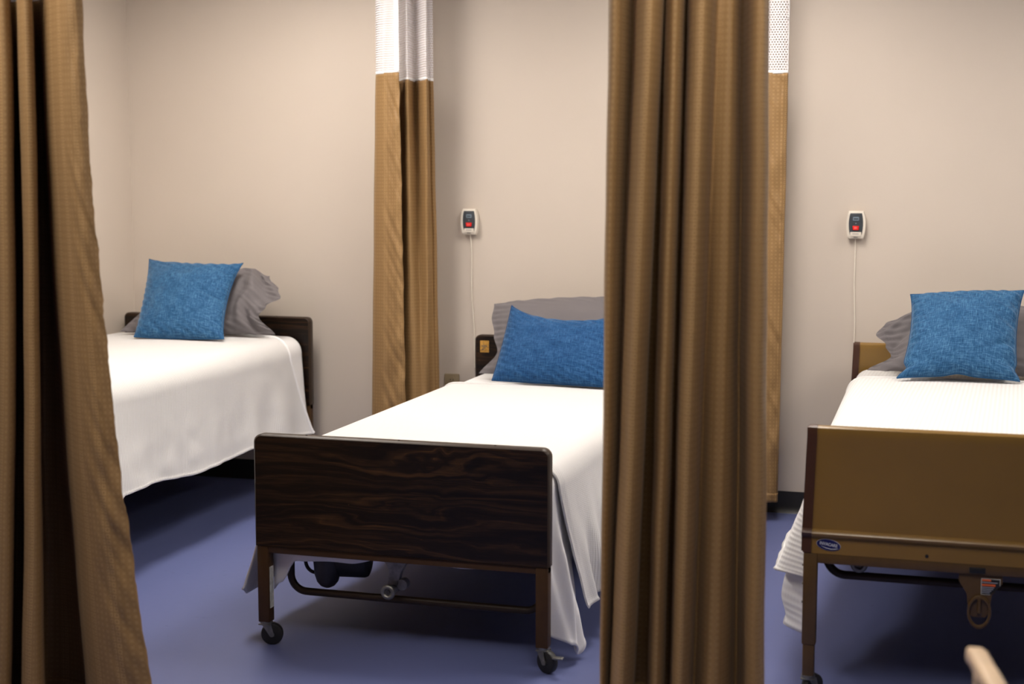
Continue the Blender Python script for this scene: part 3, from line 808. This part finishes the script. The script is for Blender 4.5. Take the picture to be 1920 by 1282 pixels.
curtain('gold-brown pleated privacy curtain in front, bunched between the middle and tan beds', px_plan(D_top, -.779 - 1140 * .0013, .0013, -.168), px_plan(D_bot, -.790 - 1123 * .001344, .001344, -.168), -3.10, 2.0, .10, 1.0, 1, 3.0, wrk=.002)
# front curtain at the left of the view
A_top = [(-150, .03), (-120, .0), (-90, -.06), (-50, .06), (-20, .0), (3, -.05), (20, .0), (10, .16), (36, .16), (33, .0), (48, -.05), (62, .0), (52, .17), (80, .16), (76, .06), (92, -.01), (112, -.05), (138, -.055), (155, -.035)]
A_bot = [(-150, .03), (-140, .0), (-100, -.06), (-60, .06), (-30, .0), (-3, -.05), (14, .0), (4, .16), (42, .16), (36, .0), (58, -.05), (80, .0), (70, .20), (150, .22), (164, .10), (192, .0), (248, -.05), (299, -.035)]
curtain('gold-brown privacy curtain at the left edge, its sewn edge sweeping outward at the floor', px_plan(A_top, (-2.2 - 155 * .00168) * .9704, .00163, -.66), px_plan(A_bot, (-2.045 - 287 * .00172) * .9704, .00167, -.62), -3.25, 2.0, .012, 1.85, 1, 5.0, wrk=.007)
# wall curtain between the left and middle beds
B_top = [(750, -.10), (738, -.095), (720, -.085), (708, -.06), (705, -.02), (712, .02), (732, .02), (752, .01), (760, -.045), (766, -.06), (772, -.02), (780, .05), (789, .01), (797, -.05), (803, -.05), (805, .02), (810, .02), (815, .03)]
B_bot = [(766, -.10), (745, -.105), (718, -.085), (701, -.06), (697, -.02), (712, .01), (740, .0), (756, -.055), (768, -.06), (778, -.058), (788, -.058), (797, -.055), (805, -.04), (810, .0), (812, .03), (822, .035), (828, .035), (832, .05)]
curtain('gold-brown curtain drawn back to the wall between the left and middle beds', px_plan(B_top, -2.554 - 705 * .00260, .00260, -.38), px_plan(B_bot, -2.594 - 697 * .00262, .00262, -.38), -.2, 2.015, .12, .9, 0, 8.0,
        ztopfn=lambda u: 2.017 - .030 * sstep(.30, .42, u), wrk=.010)
# wall curtain between the middle and right beds, mostly hidden
C_top = [(1478, .02), (1476, .0), (1465, -.015), (1450, -.02), (1425, -.02), (1400, .0), (1390, .06), (1375, .0), (1360, -.03), (1345, .0), (1338, .06)]
C_bot = [(1456, .03), (1455, .005), (1450, -.01), (1440, -.02), (1420, -.02), (1400, .0), (1390, .06), (1375, .0), (1360, -.03), (1345, .0), (1338, .06)]
curtain('gold-brown curtain at the wall, showing as a narrow strip right of the front curtain', px_plan(C_top, -.638 - 1478 * .00245, .00245, -.11), px_plan(C_bot, -.648 - 1456 * .00245, .00245, -.11), -.2, 1.982, .09, 1.5, 0, 12.0, wrk=.012)

# ceiling tracks the curtains run on
def track(label, pts):
    q = [Vector(p) for p in pts]
    b = MB()
    ex = [(-.014, -.0), (.014, -.0), (.014, -.034), (.004, -.034), (.004, -.028), (-.004, -.028), (-.004, -.034), (-.014, -.034)]
    rows = []
    for i, p in enumerate(q):
        d = (q[min(i + 1, len(q) - 1)] - q[max(i - 1, 0)]).normalized(); s = Vector((-d.y, d.x, 0))
        rows.append([b.bm.verts.new(p + s * u + Vector((0, 0, v))) for u, v in ex])
    for A, B in zip(rows, rows[1:]):
        for k in range(8): b.bm.faces.new((A[k], A[(k + 1) % 8], B[(k + 1) % 8], B[k]))
    b.bm.faces.new(rows[0]); b.bm.faces.new(rows[-1])
    tag(b.build('curtain_track', M['alu'], loc=(q[0].x, q[0].y, CEIL - .034)), label, 'curtain track', 'curtain tracks')
def bend(x, yend, xend, s):
    r = .3; P = [(x, -.03, CEIL - .002), (x, yend + r, CEIL - .002)]
    P += [(x + s * (r - r * cos(a)), yend + r - r * sin(a), CEIL - .002) for a in [pi / 2 * k / 10 for k in range(1, 11)]]
    return P + [(xend, yend, CEIL - .002)]
track('white curtain track on the ceiling around the left bed', bend(-2.38, -3.15, -3.98, -1))
track('white curtain track on the ceiling around the tan bed', bend(-.68, -3.10, 1.1, 1))

# ------------------------------------------------------------------ nurse call stations and wall outlet
def barrel(cx, cz, w0, w1, h, n=12, r=.006):
    """upright outline whose sides bow outward"""
    P = []
    for k in range(n + 1):
        v = k / n * 2 - 1; P.append((cx + (w0 + (w1 - w0) * (1 - v * v)) / 2, cz + v * h / 2))
    for k in range(n + 1):
        v = 1 - k / n * 2; P.append((cx - (w0 + (w1 - w0) * (1 - v * v)) / 2, cz + v * h / 2))
    return P
def call_station(cx, cz, cordpts, label, sc=1.0):
    t = thing('nurse_call_station', label, 'call station', (cx, 0, cz), 'nurse call stations')
    b = MB(); b.prism(barrel(cx, cz, .064 * sc, .083 * sc, .124 * sc), -.030, -.001, 'y', .006)
    b.build('housing', M['ivory'], t, angle=50)
    MB().prism(barrel(cx, cz + .004, .050, .062, .096), -.0315, -.027, 'y', .001).build('faceplate', M['face'], t, angle=50)
    q = MB().prism(rrect(cx - .0135, cx + .0135, cz + .019, cz + .036, .003, .003), -.0335, -.030, 'y', .0008).build('indicator', M['blgrey'], t)
    MB().box(cx - .0095, cx + .0095, -.0342, -.033, cz + .0245, cz + .030, .0004).build('window', M['face'], q)
    MB().cyl((cx, -.0325, cz + .007), (cx, -.030, cz + .007), .0028, seg=12).build('lamp', M['blgrey'], t)
    rb = MB().prism([(cx - .0140, cz - .004), (cx + .0140, cz - .004), (cx + .0122, cz - .022), (cx - .0122, cz - .022)], -.0365, -.030, 'y', .0012).build('call_button', M['red'], t)
    k = MB()
    for dz in (-.0105, -.0155): k.box(cx - .0075, cx + .0075, -.0372, -.036, cz + dz - .0013, cz + dz + .0013, .0003)
    k.build('print', M['pink'], rb)
    ca = MB().prism(rrect(cx - .024, cx + .024, cz - .050, cz - .031, .002, .002), -.0335, -.028, 'y', .001).build('name_card', M['ivory'], t)
    k = MB(); k.box(cx - .013, cx + .013, -.0342, -.033, cz - .0400, cz - .0380)
    k.box(cx - .0085, cx + .0085, -.0342, -.030, cz - .0545, cz - .0525); k.build('print', M['inkd'], ca)
    MB().tube(cordpts, .0022, 8).build('cord', M['cord'], t, angle=80)
def wavy(x0, z0, x1, z1, n, amp, seed):
    P = []
    for k in range(n + 1):
        u = k / n
        P.append((lerp(x0, x1, u) + amp * sin(u * 9 + seed) * sin(pi * u), -.0065 - .012 * max(0, 1 - u * 12), lerp(z0, z1, u)))
    return P
call_station(-2.152, 1.3255, wavy(-2.150, 1.268, -2.133, .62, 40, .004, 1), 'white nurse call station with red button on the wall above the middle bed')
call_station(-.346, 1.323, wavy(-.347, 1.265, -.342, .60, 40, .003, 2.5), 'white nurse call station with red button on the wall above the tan bed')
ou = thing('wall_outlet', 'beige electrical outlet low on the wall behind the middle bed', 'outlet', (-2.2505, 0, .525))
MB().prism(rrect(-2.288, -2.213, .466, .584, .004, .004), -.006, -.0005, 'y', .002).build('cover_plate', M['outlet'], ou)
for dz in (.552, .498):
    r_ = MB().prism(rrect(-2.268, -2.233, dz - .016, dz + .016, .009, .009), -.0085, -.004, 'y', .001).build('receptacle', M['outlet'], ou)
    s_ = MB(); s_.box(-2.259, -2.2565, -.0092, -.0075, dz - .002, dz + .008); s_.box(-2.2445, -2.242, -.0092, -.0075, dz - .001, dz + .007)
    s_.cyl((-2.2505, -.0092, dz - .009), (-2.2505, -.0075, dz - .009), .0028, seg=12)
    s_.build('slot', M['blkp'], r_)

# ------------------------------------------------------------------ chair close to the camera, lower right
ch = thing('armchair', 'pale wooden armchair close by, only the tip of one arm showing at lower right', 'chair', (.44, -4.25, 0))
def bar(pts, w, d, name, mat):
    """rounded bar through points; w across x, d along z for level bars, along y for upright ones"""
    m = MB(); q = [Vector(p) for p in pts]; rows = []
    for i, p in enumerate(q):
        t_ = (q[min(i + 1, len(q) - 1)] - q[max(i - 1, 0)]).normalized()
        a = Vector((1, 0, 0)); a = (a - t_ * a.dot(t_)).normalized(); b = t_.cross(a)
        k = .55 if i in (0, len(q) - 1) and len(q) > 4 else 1
        rows.append([m.bm.verts.new(p + a * (u * w / 2 * k) + b * (v * d / 2 * (k + 1) / 2)) for u, v in ((-.6, -1), (.6, -1), (.9, -.8), (1, -.3), (1, .3), (.9, .8), (.6, 1), (-.6, 1), (-.9, .8), (-1, .3), (-1, -.3), (-.9, -.8))])
    for A, B in zip(rows, rows[1:]):
        for k in range(12): m.bm.faces.new((A[k], A[(k + 1) % 12], B[(k + 1) % 12], B[k]))
    m.bm.faces.new(rows[0]); m.bm.faces.new(list(reversed(rows[-1])))
    return m.build(name, mat, ch, angle=50)
def slab(name, mat, c, th, bev):
    """board between four corner points"""
    c = [Vector(p) for p in c]; n_ = (c[1] - c[0]).cross(c[3] - c[0]).normalized()
    m = MB(); A = [m.bm.verts.new(p - n_ * th / 2) for p in c]; B = [m.bm.verts.new(p + n_ * th / 2) for p in c]
    m.bm.faces.new(A); m.bm.faces.new(list(reversed(B)))
    for k in range(4): m.bm.faces.new((A[k], A[(k + 1) % 4], B[(k + 1) % 4], B[k]))
    bmesh.ops.bevel(m.bm, geom=list(m.bm.edges), offset=bev, segments=3, affect='EDGES')
    return m.build(name, mat, ch, angle=50)
def pair(x, s):
    # arm, front leg, back leg, padded inner side
    bar([(x, -3.925, .650), (x + s * .002, -3.935, .655), (x + s * .006, -3.96, .659), (x + s * .04, -4.2, .660), (x + s * .07, -4.42, .652), (x + s * .076, -4.47, .645)], .034, .030, 'arm', M['palewood'])
    bar([(x + s * .016, -4.02, .650), (x + s * .02, -4.01, .40), (x + s * .022, -4.0, .0)], .038, .038, 'leg', M['palewood'])
    bar([(x + s * .075, -4.47, .66), (x + s * .07, -4.46, .40), (x + s * .07, -4.55, .0)], .036, .040, 'leg', M['palewood'])
    slab('side_pad', M['padding'], [(x + s * .026, -3.945, .642), (x + s * .10, -3.965, .50), (x + s * .14, -4.40, .50), (x + s * .09, -4.40, .642)], .022, .006)
pair(.086, 1); pair(.80, -1)
slab('seat', M['padding'], [(.16, -3.96, .455), (.735, -3.96, .455), (.70, -4.46, .435), (.19, -4.46, .435)], .09, .025)
slab('seat_frame', M['palewood'], [(.12, -3.98, .39), (.775, -3.98, .39), (.73, -4.47, .375), (.165, -4.47, .375)], .035, .004)
slab('backrest', M['padding'], [(.20, -4.46, .48), (.69, -4.46, .48), (.69, -4.60, .90), (.20, -4.60, .90)], .06, .02)

# ------------------------------------------------------------------ camera, world, view
cam = bpy.data.cameras.new('camera'); co = bpy.data.objects.new('camera', cam); COL.objects.link(co)
cam.sensor_width = 36; cam.lens = 2667 * 36 / 1920
co.location = (0, -6.527, 1.48)
co.rotation_euler = (pi / 2 - math.atan(286 / 2667), 0, radians(16.6))
cam.dof.use_dof = True; cam.dof.focus_distance = 5.2; cam.dof.aperture_fstop = 2.5
cam.clip_start = .05
SC.camera = co
w = bpy.data.worlds.new('world'); SC.world = w; w.use_nodes = True
w.node_tree.nodes['Background'].inputs[0].default_value = (.8, .82, .9, 1); w.node_tree.nodes['Background'].inputs[1].default_value = .05
SC.view_settings.view_transform = 'Standard'; SC.view_settings.look = 'None'
SC.view_settings.gamma = 1; SC.view_settings.exposure = 0.58; SC.view_settings.use_curve_mapping = False
SC.cycles.use_denoising = True
SC.cycles.max_bounces = 8
